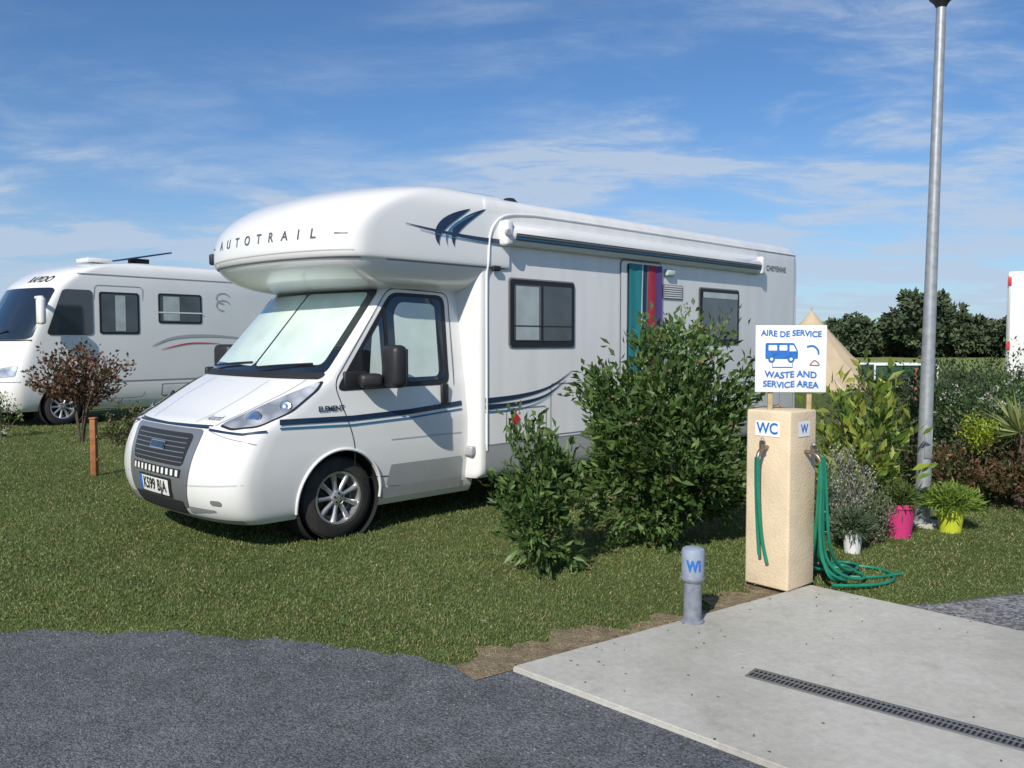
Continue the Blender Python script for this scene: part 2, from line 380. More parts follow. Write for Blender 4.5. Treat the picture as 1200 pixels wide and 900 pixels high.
for i in range(11):
    a=-.36+i*.072; patch('grille_check_%d'%i,[(a-.018,.578),(a+.018,.578),(a+.018,.626),(a-.018,.626)],cab.F,M['plate'],V1,2,3,.014)
patch('air_intake',rpoly([(-.40,.27),(.40,.27),(.42,.385),(-.42,.385)],.02),cab.F,M['dark'],V1,6,26,.011)
cy=-.065
patch('plate_backing',rrect(cy-.30,cy+.30,.395,.55,.01),cab.FY,M['black'],V1,4,14,.014)
patch('number_plate',rrect(cy-.27,cy+.27,.41,.535,.01),cab.FY,M['plate'],V1,4,14,.020)
patch('plate_band',rrect(cy-.27,cy-.22,.41,.535,.008),cab.FY,M['blue'],V1,3,3,.0225)
text('plate_text','K599 BJA',.125,lambda x,y,o:cab.FY(x+.02+cy,y+.475,o),M['black'],V1,.024,1.05,.003,.84)
ribbon('front_lip',dens([(-.95,.252),(.95,.252)],40),.04,cab.F,M['grey'],V1,.006)
for sg,S in((1,cab.S),(-1,cab.S2)):
    ex=0 if sg>0 else AS
    win=rpoly([(.02,1.28),(1.15,1.30),(1.17,2.04),(.62,2.05)],.07)
    patch('cab_window_frame',rpoly([(-.05,1.24),(1.20,1.255),(1.22,2.075),(.60,2.085)],.09),S,M['black'],V1,16,16,.004)
    patch('cab_window',win,S,M['glass'],V1,16,16,.008)
    patch('cab_blind',rpoly([(.60,1.33),(1.08,1.335),(1.09,1.99),(.68,2.0),(.61,1.9)],.06),S,M['blind'],V1,16,12,.011)
    patch('cab_blind_small',rpoly([(.30,1.33),(.44,1.33),(.44,1.80),(.36,1.70)],.03),S,M['blind'],V1,16,8,.011)
    ribbon('window_divider',[(.51,1.27),(.51,1.6),(.51,1.95)],.035,S,M['black'],V1,.013)
    ribbon('door_seam',dens(rpoly([(.12,.50),(1.24,.44),(1.27,2.10),(.58,2.12),(-.06,1.30),(.06,.98),(.12,.8)],.09),2,True),.008,S,M['seam'],V1,.003)
    ribbon('door_crease_shade',dens([(.50,.80),(1.32,.80)],4),.012,S,M['creaseshade'],V1,.003)
    patch('door_cladding',rpoly([(.46,.40),(1.33,.30),(1.33,.58),(.50,.58)],.02),S,M['grey'],V1,6,14,.007)
    ribbon('sill',dens([(.42,.33),(1.34,.33)],4),.10,S,M['grey'],V1,.012)
    box('door_handle',(-1.12,sg*(cab.g(1.14)[3]+ex+.012),1.17),(.085,.035,.19),M['black'],V1,bev=.014)
    ribbon('stripe_navy',dens([(-.58,1.02),(.1,1.01),(.7,1.03),(1.33,1.075)],6),.045,S,M['navy'],V1,.006)
    ribbon('stripe_blue',dens([(-.58,.972),(.1,.955),(.7,.975),(1.33,1.02)],6),.016,S,M['teal'],V1,.006)
    mh=empty('mirror'); mh.parent=V1; mh.location=(-.06 if sg>0 else .12,sg*ex,-.06)
    box('mirror_housing',(-.33,sg*1.23,1.50),(.15,.27,.36),M['black'],mh,rot=(0,0,D2R(-12*sg)),bev=.06,seg=4)
    box('mirror_arm',(-.20,sg*1.06,1.38),(.20,.22,.12),M['black'],mh,rot=(0,0,D2R(-25*sg)),bev=.04,seg=3)
    box('mirror_base',(-.10,sg*.985,1.38),(.24,.05,.16),M['black'],mh,bev=.02)
    box('mirror_face',(-.412,sg*1.235,1.50),(.006,.2,.29),M['glass'],mh,rot=(0,0,D2R(-12*sg)),bev=.001)
text('side_lettering','ELEMENT',.06,lambda x,y,o:cab.S(x-.10,y+1.10,o),M['navy'],V1,.008,1,.002)
for sg in(1,-1):
    ribbon('stripe_front',dens([(sg*.99,.955),(sg*.90,.935),(sg*.6,.955)],8),.014,cab.F,M['navy'],V1,.011)
ribbon('stripe_bonnet_edge',dens([(-.58,.968),(.58,.968)],30),.014,cab.F,M['navy'],V1,.012)
text('bonnet_script','Autocraft',.045,lambda x,y,o:cab.FY(x+.50,y+1.035,o),M['navy'],V1,.006)

# coach box
bx=Hull([(.36,-1.38,0,.10,1.12,-7.85,.12),(.40,-1.37,0,.12,1.165,-7.9,.15),(.60,-1.36,0,.14,1.17,-7.92,.16),(2.0,-1.36,0,.15,1.17,-7.92,.18),(2.80,-1.36,0,.15,1.17,-7.92,.2),(2.93,-1.4,0,.15,1.155,-7.90,.22),(3.0,-1.45,0,.15,1.10,-7.84,.25),(3.035,-1.5,0,.15,.98,-7.7,.25),(3.055,-1.6,0,.15,.7,-7.5,.2),(3.06,-1.7,0,.1,.3,-7.3,.1)],m=3.2,it=2)
ob=bx.build('coach_body',M['white2'],V1)
cut(ob,[((-4.9,1.05,.35),.41,.6),((-4.9,-1.05,.35),.41,.6)])
oc=Hull([(2.10,-.50,.08,.12,.82,-1.7,0),(2.13,-.28,.10,.20,.97,-1.72,0),(2.17,-.05,.12,.25,1.07,-1.75,0),(2.24,.12,.14,.28,1.13,-1.78,0),(2.31,.205,.15,.30,1.168,-1.8,0),
 (2.335,.215,.15,.30,1.172,-1.8,0),(2.345,.240,.15,.30,1.19,-1.8,0),(2.40,.265,.15,.31,1.194,-1.8,0),(2.55,.265,.15,.33,1.19,-1.8,0),(2.68,.215,.15,.37,1.182,-1.8,0),(2.80,.10,.15,.45,1.172,-1.8,0),
 (2.90,-.06,.17,.50,1.155,-1.8,0),(2.98,-.28,.2,.47,1.11,-1.8,0),(3.04,-.55,.2,.42,1.03,-1.8,0),(3.08,-.85,.2,.35,.9,-1.75,.05),(3.10,-1.15,.15,.2,.6,-1.7,.05)],m=3.2,it=2)
oc.build('overcab',M['white'],V1,56)
OF=oc.FY; OS=oc.S; BS=bx.S
text('overcab_lettering','AUTOTRAIL',.115,lambda x,y,o:OF(x+.13,y+2.53,o),M['letter'],V1,.004,2.75,.002,1.05)
for a,b in((-.95,-.82),(1.03,1.12)): ribbon('overcab_dash',dens([(a,2.53),(b,2.53)],5),.012,OF,M['letter'],V1,.004)
ribbon('overcab_groove',dens([(1.75,2.338),(.35,2.338)],12),.012,OS,M['softseam'],V1,.003)
ribbon('overcab_groove_front',dens([(-.985,2.338),(.985,2.338)],60),.010,oc.F,M['softseam'],V1,.003)
ribbon('overcab_crease_shade',dens([(-.97,2.395),(.97,2.395)],60),.008,oc.F,M['creaseshade'],V1,.003)
path=[(1.52,.62),(1.52,1.4),(1.52,2.1),(1.53,2.5),(1.57,2.68),(1.68,2.80),(1.85,2.86),(2.2,2.89)]
pp=smoothp(path,40)+[(3+i*.5,2.895) for i in range(10)]+[(7.75,2.895)]
for sg in(1,-1):
    tube('moulding',[( -a,sg*(max(bx.g(b)[3],oc.g(b)[3] if (b>2.3 and a<1.8) else 0)+.002),b) for a,b in pp],.012,M['white2'],V1)
box('grab_light',(-1.62,1.20,2.335),(.10,.03,.05),M['black'],V1,bev=.01)
box('marker_lamp',(.0,-1.14,2.46),(.12,.06,.11),M['black'],V1,bev=.02)
def cres(c,h,bend,wid,mt,sk,z0=2.50):
    P=[];W=[]
    for i in range(25):
        t=i/24; P.append((c+sk*t**1.6-bend*math.sin(math.pi*t),z0+h*t)); W.append(max(.002,wid*math.sin(math.pi*t)**.8))
    ribbon('crescent_decal',P,W,OS,mt,V1,.006)
cres(.92,.36,.08,.085,M['navy'],.40); cres(1.02,.33,.07,.026,M['teal'],.38); cres(1.10,.38,.07,.07,M['navy'],.42)
def swoosh(P,w0,w1,fn,mt,off=.006,n=30):
    Q=smoothp(P,n); K=len(Q); ribbon('swoosh_decal',Q,[w0+(w1-w0)*i/(K-1) for i in range(K)],fn,mt,V1,off)
swoosh([(.55,2.655),(.95,2.62),(1.4,2.595),(1.78,2.59)],.004,.05,OS,M['navy'])
swoosh([(.70,2.615),(1.0,2.585),(1.4,2.565),(1.78,2.555)],.004,.014,OS,M['teal'])
swoosh([(1.50,1.09),(2.0,1.12),(2.4,1.19),(2.75,1.34)],.055,.004,BS,M['navy'])
swoosh([(1.50,1.03),(2.0,1.05),(2.35,1.11),(2.65,1.25)],.05,.004,BS,M['navy'])
swoosh([(1.50,.985),(1.9,.99),(2.2,1.03),(2.45,1.12)],.018,.004,BS,M['teal'])
patch('skirt',rpoly([(1.50,.385),(4.48,.385),(4.48,.66),(1.50,.66)],.02),BS,M['grey'],V1,4,20,.006)
patch('skirt',rpoly([(5.33,.385),(7.72,.385),(7.72,.66),(5.33,.66)],.02),BS,M['grey'],V1,4,20,.006)
box('skirt_step',(-1.42,1.06,.62),(.10,.12,.10),M['grey'],V1,bev=.02)
ribbon('skirt_seam',dens([(1.50,.67),(7.7,.67)],6),.010,BS,M['softseam'],V1,.004)
def cwin(s0,s1,z0,z1,fn=BS,blind=None):
    patch('window_frame',rrect(s0,s1,z0,z1,.03),fn,M['black'],V1,8,8,.016)
    patch('window_rim',rrect(s0-.015,s1+.015,z0-.015,z1+.015,.04),fn,M['softseam'],V1,8,8,.006)
    patch('window_pane',rrect(s0+.05,s1-.05,z0+.055,z1-.05,.025),fn,M['glass2'],V1,8,8,.022)
    if blind:
        patch('window_blind',rrect(s0+blind[0],s0+blind[1],z0+.065,z1-.065,.01),fn,M['blind2'],V1,6,6,.025)
cwin(1.82,2.77,1.60,2.25,BS,(.07,.40)); ribbon('window_bar',[(2.27,1.65),(2.27,2.2)],.02,BS,M['black'],V1,.028)
ribbon('window_bar',[(1.87,1.80),(2.73,1.80)],.012,BS,M['black'],V1,.027)
cwin(5.17,6.12,1.62,2.31); ribbon('window_top_strip',[(5.23,2.23),(6.07,2.23)],.07,BS,M['blind2'],V1,.027)
cwin(2.4,3.6,1.6,2.25,bx.S2); cwin(5.2,6.3,1.62,2.3,bx.S2)
patch('door_frame',rrect(3.56,4.36,.50,2.56,.06),BS,M['softseam'],V1,10,6,.006)
patch('door_panel',rrect(3.575,4.345,.515,2.545,.05),BS,M['white2'],V1,10,6,.010)
patch('door_opening',rrect(3.68,4.335,.60,2.52,.03),BS,M['cgrey'],V1,10,6,.014)
def cst(b0,b1,t0,t1,mt,nm):
    V=[];F=[];NZ=24;NX=8
    for i in range(NZ+1):
        q=i/NZ; z=.62+1.90*q
        for j in range(NX+1):
            k=math.sin(q*3.0)*.5+q*.5
            a=(b0+(b1-b0)*j/NX)*(1-k)+(t0+(t1-t0)*j/NX)*k
            V.append((-a,1.17+.028+.004*math.sin(a*30+z*1.5),z))
    for i in range(NZ):
        for j in range(NX): k=i*(NX+1)+j; F.append((k,k+1,k+NX+2,k+NX+1))
    mobj(nm,V,F,mt,V1,True)
cst(3.69,4.00,3.69,3.90,M['cteal'],'curtain_strip'); cst(4.00,4.02,3.90,3.92,M['signwhite'],'curtain_strip')
cst(4.02,4.09,3.92,4.01,M['cgrey'],'curtain_strip'); cst(4.09,4.11,4.01,4.03,M['cteal'],'curtain_strip')
cst(4.11,4.25,4.03,4.20,M['cred'],'curtain_strip'); cst(4.25,4.33,4.20,4.33,M['cpurple'],'curtain_strip')
box('porch_lamp',(-4.5,1.195,2.46),(.18,.05,.09),M['blind'],V1,bev=.02)
patch('fridge_vent',rrect(4.37,4.80,2.15,2.32,.015),BS,M['softseam'],V1,4,4,.010)
for i in range(6): ribbon('vent_slat_%d'%i,[(4.40,2.17+i*.026),(4.77,2.17+i*.026)],.012,BS,M['white2'],V1,.018)
patch('fridge_vent_low',rrect(4.37,4.80,1.3,1.5,.015),BS,M['blind2'],V1,4,4,.010)
ribbon('locker_seam',dens(rrect(1.78,2.35,.70,1.0,.03),1,True),.009,BS,M['softseam'],V1,.004)
ribbon('locker_seam',dens(rrect(2.42,3.05,.70,1.22,.03),1,True),.009,BS,M['softseam'],V1,.004)
patch('hazard_diamond',[(1.83,.90),(1.90,.83),(1.97,.90),(1.90,.97)],BS,M['red'],V1,6,6,.008)
ribbon('locker_seam',dens(rrect(6.3,7.3,.75,1.25,.03),1,True),.009,BS,M['softseam'],V1,.004)
text('side_name','CHEYENNE',.10,lambda x,y,o:BS(x+7.15,y+2.66,o),M['letter'],V1,.006,1.15,.003)
def awn(prof,x0,x1,m,nm):
    V=[];F=[];n=len(prof)
    st=[(x0-.0,.7),(x0-.03,1)]+[(x0+(x1-x0)*i/6,1) for i in range(1,6)]+[(x1+.03,1),(x1,.7)]
    cy=1.2;cz=2.67
    for xx,k in st:
        for (y,z) in prof: V.append((xx,cy+(y-cy)*k,cz+(z-cz)*k))
    for i in range(len(st)-1):
        for j in range(n): F.append((i*n+j,i*n+(j+1)%n,(i+1)*n+(j+1)%n,(i+1)*n+j))
    F.append(tuple(range(n))); F.append(tuple((len(st)-1)*n+j for j in range(n))[::-1])
    oo=mobj(nm,V,F,m,V1,True); fixn(oo); oo.data.set_sharp_from_angle(angle=D2R(40))
awn([(1.16,2.56),(1.235,2.565),(1.27,2.60),(1.285,2.66),(1.275,2.72),(1.245,2.765),(1.20,2.785),(1.16,2.785)],-1.70,-6.58,M['white'],'awning_case')
AB=lambda s,z,o:Vector((-s,1.283+(z-2.66)*.25+o,z))
ribbon('awning_band',[(1.80,2.640),(6.52,2.640)],.065,AB,M['letter'],V1,.008)
ribbon('awning_band_navy',[(1.80,2.628),(6.52,2.628)],.014,AB,M['teal'],V1,.012)
ribbon('awning_band_dark',[(1.80,2.655),(6.52,2.655)],.006,AB,M['grey'],V1,.012)
box('awning_end',(-1.72,1.215,2.67),(.10,.15,.24),M['white'],V1,bev=.03,seg=3); box('awning_end',(-6.58,1.215,2.67),(.10,.15,.24),M['white'],V1,bev=.03,seg=3)
lathe('awning_drive',[(.03,0),(.03,.03),(0,.03)],M['grey'],V1,16,'Y',loc=(-1.68,1.28,2.67))
box('roof_vent',(-2.9,.3,3.08),(.5,.5,.10),M['grey'],V1,bev=.03); box('roof_vent',(-5.2,.1,3.10),(.6,.6,.12),M['white'],V1,bev=.03)
lathe('aerial',[(.10,0),(.10,.03),(.05,.08),(0,.09)],M['black'],V1,24,'Z',loc=(-2.25,.75,3.03))
ribbon('rear_seam',dens([(7.70,.7),(7.70,2.85)],6),.010,BS,M['softseam'],V1,.004)
for z in(1.0,1.15): box('rear_lamp',(-7.86,1.02,z),(.06,.12,.12),M['red'],V1,bev=.01)
box('side_reflector',(-7.3,1.176,.72),(.08,.012,.04),M['orange'],V1,bev=.003)

# =================================================== SECOND MOTORHOME (A-class)
V2=empty('motorhome.001',(-9.72,17.45,0),D2R(230.97)); V2.scale=(1.07,1.07,1.07)
A=Hull([(.28,1.0,.15,.35,1.0,-6.4,.1),(.36,1.08,.16,.38,1.06,-6.5,.15),(.6,1.12,.16,.40,1.12,-6.5,.15),(.9,1.08,.16,.40,1.13,-6.5,.15),(1.2,.98,.16,.38,1.13,-6.5,.15),(1.5,.86,.16,.34,1.13,-6.5,.15),(1.65,.80,.16,.32,1.13,-6.5,.15),
 (2.0,.62,.16,.30,1.13,-6.5,.15),(2.5,.34,.16,.30,1.125,-6.5,.15),(2.65,.22,.16,.32,1.12,-6.5,.15),(2.85,-.05,.18,.34,1.10,-6.5,.15),(2.98,-.4,.18,.34,1.06,-6.45,.15),(3.06,-.9,.2,.3,.98,-6.4,.15),(3.10,-1.5,.2,.3,.8,-6.2,.15),(3.11,-2,.1,.1,.4,-6,.1)],m=3.4)
oa=A.build('body',M['white'],V2); cut(oa,[((0,1,.36),.41,.6),((0,-1,.36),.41,.6),((-3.7,1,.36),.41,.6),((-3.7,-1,.36),.41,.6)])
for sg in(1,-1):
    for x in(0,-3.7):
        wheel(V2,x,sg*.97); lathe('wheel_arch_liner',[(.405,sg*1.1),(.405,sg*.75),(0,sg*.75)],M['dark'],V2,40,'Y',loc=(x,0,.36))
box('chassis',(-2.7,0,.5),(6.5,1.5,.3),M['dark'],V2)
patch('windscreen',rpoly([(-.97,1.58),(.97,1.58),(.95,2.52),(-.95,2.52)],.08),A.F,M['glass'],V2,16,30,.006)
ribbon('windscreen_trim',dens([(-.975,1.56),(.975,1.56)],30),.03,A.F,M['black'],V2,.008)
for a in(-.5,.3): tube('wiper',[A.F(a-.3,1.6,.03),A.F(a+.25,1.72,.03)],.012,M['black'],V2,smooth=False)
patch('bumper_grille',rpoly([(-.5,.5),(.5,.5),(.55,.75),(-.55,.75)],.04),A.F,M['black'],V2,8,20,.006)
ribbon('bumper_seam',dens([(-.98,.82),(.98,.82)],40),.014,A.F,M['softseam'],V2,.005)
for sg in(1,-1):
    patch('headlamp',rpoly([(sg*.62,.88),(sg*.93,.92),(sg*.93,1.12),(sg*.64,1.05)],.04),A.F,M['lamp'],V2,8,10,.008)
def w2(s0,s1,z0,z1,bl=None):
    patch('window_frame',rrect(s0,s1,z0,z1,.05),A.S,M['black'],V2,6,6,.008); patch('window_pane',rrect(s0+.04,s1-.04,z0+.04,z1-.04,.04),A.S,M['glass2'],V2,6,6,.014)
    if bl: patch('window_curtain',rrect(s0+bl[0],s0+bl[1],z0+.06,z1-.06,.02),A.S,M['blind2'],V2,4,4,.018)
patch('cab_side_window',rpoly([(-.28,1.66),(.56,1.66),(.56,2.50),(.02,2.50)],.08),A.S,M['glass'],V2,8,8,.010)
w2(.68,1.46,1.68,2.48,(.3,.5)); w2(1.85,2.80,1.90,2.50,(.1,.45))
ribbon('door_seam',dens(rrect(.60,1.54,.45,2.60,.08),1,True),.012,A.S,M['softseam'],V2,.005)
ribbon('window_bar',[(1.85,2.12),(2.80,2.12)],.025,A.S,M['white'],V2,.022)
swp=smoothp([(1.7,1.45),(2.2,1.62),(3.0,1.66),(3.9,1.60)]); ribbon('side_swoosh',swp,[.01+.05*math.sin(math.pi*i/(len(swp)-1)) for i in range(len(swp))],A.S,M['grey'],V2,.008)
swp=smoothp([(1.9,1.38),(2.5,1.50),(3.2,1.50)]); ribbon('side_swoosh',swp,[.008+.02*math.sin(math.pi*i/(len(swp)-1)) for i in range(len(swp))],A.S,M['red'],V2,.008)
for zc in(2.45,2.30): 
    pts=[(3.30+.16*math.cos(D2R(a)),zc+.11*math.sin(D2R(a))) for a in range(20,290,15)]; ribbon('scroll_decal',pts,.025,A.S,M['grey'],V2,.008)
ribbon('lower_trim',dens([(.5,.78),(3.25,.78)],6),.02,A.S,M['softseam'],V2,.006)
ribbon('roof_rail_line',dens([(.3,2.80),(6.3,2.80)],8),.02,A.S,M['softseam'],V2,.006)
patch('locker',rrect(1.9,2.7,.45,.70,.03),A.S,M['softseam'],V2,3,3,.005); patch('locker_in',rrect(1.92,2.68,.47,.68,.03),A.S,M['white2'],V2,3,3,.009)
for sg in(1,-1):
    box('mirror_arm',(.42,sg*1.22,2.32),(.08,.24,.06),M['white'],V2,bev=.02); box('mirror_housing',(.45,sg*1.36,2.08),(.12,.2,.48),M['white'],V2,bev=.05,seg=3)
text('front_lettering','RAPIDO',.16,lambda x,y,o:A.FY(x+.55,y+2.68,o),M['black'],V2,.006,1.1,.004)
box('solar_panel',(-1.9,.3,3.26),(1.1,.7,.03),M['navy'],V2,rot=(0,D2R(12),0),bev=.006); box('panel_stand',(-1.9,.3,3.16),(.3,.3,.12),M['black'],V2)
box('roof_vent',(-1.0,.3,3.12),(.5,.5,.08),M['white'],V2,bev=.02)

# =================================================== GROUND
RB=[(-200,14),(-40,8.2),(-12,5.6),(-6,4.95),(-2.92,4.78),(-1.93,4.76),(-.926,4.55),(-.35,4.29),(0,4.19)]
RB2=[(1.0,4.45),(2.3,5.25),(2.63,5.28),(3.3,5.5),(12,6.6),(60,12)]
def yb(x):
    P=RB+RB2; return np.interp(x,[p[0] for p in P],[p[1] for p in P])
def grid_sheet(name,m,z):
    V=[];F=[];R=[0,20,60,150,400,1200];n=64
    V.append((0,0,z))
    for r in R[1:]:
        for i in range(n): a=2*math.pi*i/n; V.append((r*math.cos(a),r*math.sin(a),z))
    for i in range(n): F.append((0,1+i,1+(i+1)%n))
    for k in range(len(R)-2):
        for i in range(n): j=(i+1)%n; F.append((1+k*n+i,1+(k+1)*n+i,1+(k+1)*n+j,1+k*n+j))
    return mobj(name,V,F,m)
grid_sheet('lawn_ground',M['lawn'],0)
xs=list(np.arange(-12,-.02,.06))
top=[(-200,14),(-40,8.2)]+[(x,float(yb(x))+.025*math.sin(x*9)+.02*math.sin(x*23+1)+.015*math.sin(x*51)) for x in xs]+RB[-1:]+RB2
V=[(x,y,.004) for x,y in top]+[(60,-20,.004),(-200,-20,.004)]
road=mobj('asphalt_road',V,[tuple(range(len(V)))[::-1]],M['road'])
mobj('gravel_strip',[(2.0,4.6,.008),(2.3,5.22,.008),(2.63,5.25,.008),(3.3,5.46,.008),(12,6.5,.008),(12,3.5,.008),(3,3,.008)],[(6,5,4,3,2,1,0)],M['stonegr'])
mf=ground_mat('field_ground',[((.15,.20,.06),(.23,.26,.09),.05,.3,.7),((.85,.85,.8),(1.1,1.1,1.0),1,.3,.7)])
mobj('field',[(-300,45,.004),(300,45,.004),(600,400,.004),(-600,400,.004)],[(0,1,2,3)],mf)
A0=Vector((0,4.19));B0=Vector((1.99,5.62)); ab=(B0-A0).normalized(); nn=Vector((-ab.y,ab.x))
L=(B0-A0).length
def sw(t): return .22+.09*np.sin(t*3.1+.6)+.06*np.sin(t*11+1)+.04*np.sin(t*27)+.02*np.sin(t*61)
pts1=[A0+ab*t for t in np.linspace(-.22,L*.98,60)]
pts2=[A0+ab*t+nn*float(sw(t)) for t in np.linspace(L*.98,-.22,90)]
V=[(p.x,p.y,.008) for p in pts1+pts2]; mobj('bare_soil',V,[tuple(range(len(V)))],M['bare'])
SL=[(0,4.19),(1.99,5.62),(5.2,2.27),(3.2,1.05)]
bm=bmesh.new(); vs=[bm.verts.new((x,y,-.03)) for x,y in SL]; f=bm.faces.new(vs); r=bmesh.ops.extrude_face_region(bm,geom=[f])
for v in r['geom']:
    if isinstance(v,bmesh.types.BMVert): v.co.z=.03
bmesh.ops.recalc_face_normals(bm,faces=bm.faces); bmesh.ops.bevel(bm,geom=bm.edges[:],offset=.008,segments=2,affect='EDGES')
me=bpy.data.meshes.new('concrete_slab'); bm.to_mesh(me); bm.free(); me.materials.append(M['concrete']); COL.objects.link(bpy.data.objects.new('concrete_slab',me))
dr=empty('drainage_channel',(1.165,4.10,0),math.atan2(-.74,.877))
DLn=2.0
box('channel_shade_strip',(DLn/2,0,.0325),(DLn,.085,.003),M['dark'],dr,bev=0)  # flat dark strip paints the shade inside the drain; slab is uncut
for y in(-.052,.052): box('channel_edge',(DLn/2,y,.033),(DLn,.016,.008),M['steelgrate'],dr,bev=.001)
V=[];F=[]
for i in range(int(DLn/.022)):
    x=i*.022+.01
    for dx,dy in((-.006,-.044),(.004,-.044),(.010,.044),(.0,.044)): V.append((x+dx,dy,.037))
    F.append((4*i,4*i+1,4*i+2,4*i+3))
mobj('grate_bars',V,F,M['steelgrate'],dr)
box('grate_rib',(DLn/2,0,.0385),(DLn,.006,.003),M['steelgrate'],dr,bev=0)

# =================================================== SERVICE POST + SIGN
sp=empty('water_service_post',(1.795,5.665,.03),D2R(41))
box('pillar',(0,0,.585),(.325,.325,1.17),M['cream'],sp,bev=.016,seg=3)
LX=lambda x,y,o:Vector((-.1625-o,-x,y))
LY=lambda x,y,o:Vector((x,-.1625-o,y))
def plaque(nm,fn,a,b,c,d,m,o): patch(nm,rrect(a,b,c,d,.004),fn,m,sp,2,2,o)
plaque('wc_plaque',LX,-.09,.09,1.00,1.10,M['signwhite'],.004); text('wc_text','WC',.10,lambda x,y,o:LX(x,y+1.05,o),M['blue'],sp,.007,1,.002,.9)
plaque('label_plaque',LY,-.07,.07,1.0,1.10,M['signwhite'],.004); text('label_text','W',.08,lambda x,y,o:LY(x,y+1.05,o),M['blue'],sp,.007,1,.002)
def tap(x,y,z,dx,dy):
    e=empty('tap'); e.parent=sp; e.location=(x,y,z)
    tube('spout',[(0,0,0),(dx*.06,dy*.06,0),(dx*.10,dy*.10,-.01),(dx*.11,dy*.11,-.06)],.013,M['brass'],e)
    lathe('valve',[(.02,-.01),(.02,.04),(.01,.05),(0,.05)],M['brass'],e,12,'Z',loc=(dx*.06,dy*.06,0))
    box('lever',(dx*.06,dy*.06,.055),(.10,.02,.014),M['galv'],e,bev=.004,rot=(0,0,.6))
tap(-.1625,.0,.93,-1,0); tap(.02,-.1625,.90,0,-1)
tube('hose_short',[(-.272,0,.87),(-.275,.0,.80),(-.23,.02,.5),(-.21,.0,.3),(-.20,-.03,.18)],.012,M['hose'],sp)
tube('hose_short_b',[(-.27,0.012,.87),(-.25,.03,.75),(-.22,.035,.45),(-.21,.02,.22)],.012,M['hose'],sp)
rh=random.Random(5)
for k in range(5):
    j=lambda s:rh.uniform(-s,s)
    o1=k*.012; w=.04+.10*k
    tube('hose_loop_%d'%k,[(.02+o1,-.27,.86),(.03+o1+j(.01),-.28,.72),(.05+o1+j(.03),-.26+j(.03),.40),(.09+w*.3+j(.03),-.26+j(.05),.14+j(.05)),(.15+w*.8+j(.05),-.30+j(.1),.018),(.38+w+j(.05),-.26+j(.12),.016),(.46+w*.8+j(.06),-.05+j(.08),.016),(.28+w*.5+j(.04),.0+j(.08),.04),(.16+w*.3+j(.03),-.16+j(.04),.25+j(.06)),(.08+o1+j(.02),-.235,.55),(.04+o1,-.26,.80),(.03+o1,-.27,.87)],.0115,M['hose'],sp)
tube('hose_tail',[(.15,-.30,.018),(.40,-.48,.0),(.75,-.50,-.012),(.95,-.25,-.012),(.80,-.0,-.012),(.55,-.05,-.012),(.5,-.25,-.012),(.7,-.4,-.005),(.9,-.42,-.012)],.0115,M['hose'],sp)

sg_=empty('service_area_sign',(1.835,5.62,1.535),D2R(-6))
box('board',(0,0,0),(.455,.012,.44),M['signwhite'],sg_,bev=.003)
for x in(-.125,.125): box('stake',(x,.02,-.17),(.032,.022,.34),M['wood'],sg_,bev=.003)
SG=lambda x,y,o:Vector((x,-.006-o,y))
text('line_1','AIRE DE SERVICE',.053,lambda x,y,o:SG(x,y+.165+.005*math.sin(x*30),o),M['blue'],sg_,.003,1.0,.0018,.98)
text('line_2','WASTE AND',.058,lambda x,y,o:SG(x,y-.105+.005*math.sin(x*25),o),M['blue'],sg_,.003,1.0,.0018,1.0)
text('line_3','SERVICE AREA',.056,lambda x,y,o:SG(x,y-.17+.005*math.sin(x*33),o),M['blue'],sg_,.003,1.0,.0018,1.0)
def sgp(nm,poly,m,o=.003): patch(nm,poly,SG,m,sg_,6,4,o)
sgp('icon_body',rpoly([(-.165,.0),(.045,.0),(.045,.05),(.02,.105),(-.165,.105)],.012),M['blue'])
sgp('icon_window',rrect(-.145,-.09,.055,.09,.004),M['signwhite'],.005); sgp('icon_window',rrect(-.075,-.025,.055,.09,.004),M['signwhite'],.005)
sgp('icon_window',rpoly([(-.01,.05),(.035,.05),(.015,.09),(-.01,.09)],.003),M['signwhite'],.005)
for x in(-.125,.0): sgp('icon_wheel',[(x+.022*math.cos(a),-.002+.022*math.sin(a)) for a in np.linspace(0,6.28,17)[:-1]],M['blue'],.0055); sgp('icon_hub',[(x+.01*math.cos(a),-.002+.01*math.sin(a)) for a in np.linspace(0,6.28,13)[:-1]],M['signwhite'],.007)
ribbon('icon_pipe',[(-.12,-.03),(-.12,-.055),(.01,-.055),(.01,-.03)],.006,SG,M['blue'],sg_,.004)
ribbon('icon_tap',smoothp([(.10,.08),(.14,.085),(.17,.06),(.175,.03)]),.012,SG,M['blue'],sg_,.004)
ribbon('icon_drop',smoothp([(.12,-.04),(.15,-.01),(.18,-.04),(.12,-.04)]),.006,SG,M['orangewood'],sg_,.004)

# =================================================== BOLLARD
bo=empty('bollard',(1.045,4.87,.0))
lathe('shaft',[(.068,.028),(.068,.038),(.053,.045),(.051,.25),(.051,.27)],M['bollard'],bo)
lathe('cap',[(.051,.262),(.062,.27),(.065,.28),(.066,.44),(.062,.455),(.045,.465),(0,.468)],M['bollard2'],bo)
lathe('collar',[(.0665,.275),(.070,.28),(.070,.295),(.0665,.30)],M['bollard'],bo)
text('label','WI',.085,lambda x,y,o:Vector(((.0665+o)*math.sin(x/.0665-.12),-(.0665+o)*math.cos(x/.0665-.12),y+.365)),M['blue'],bo,.002,1.0,.004,.75)

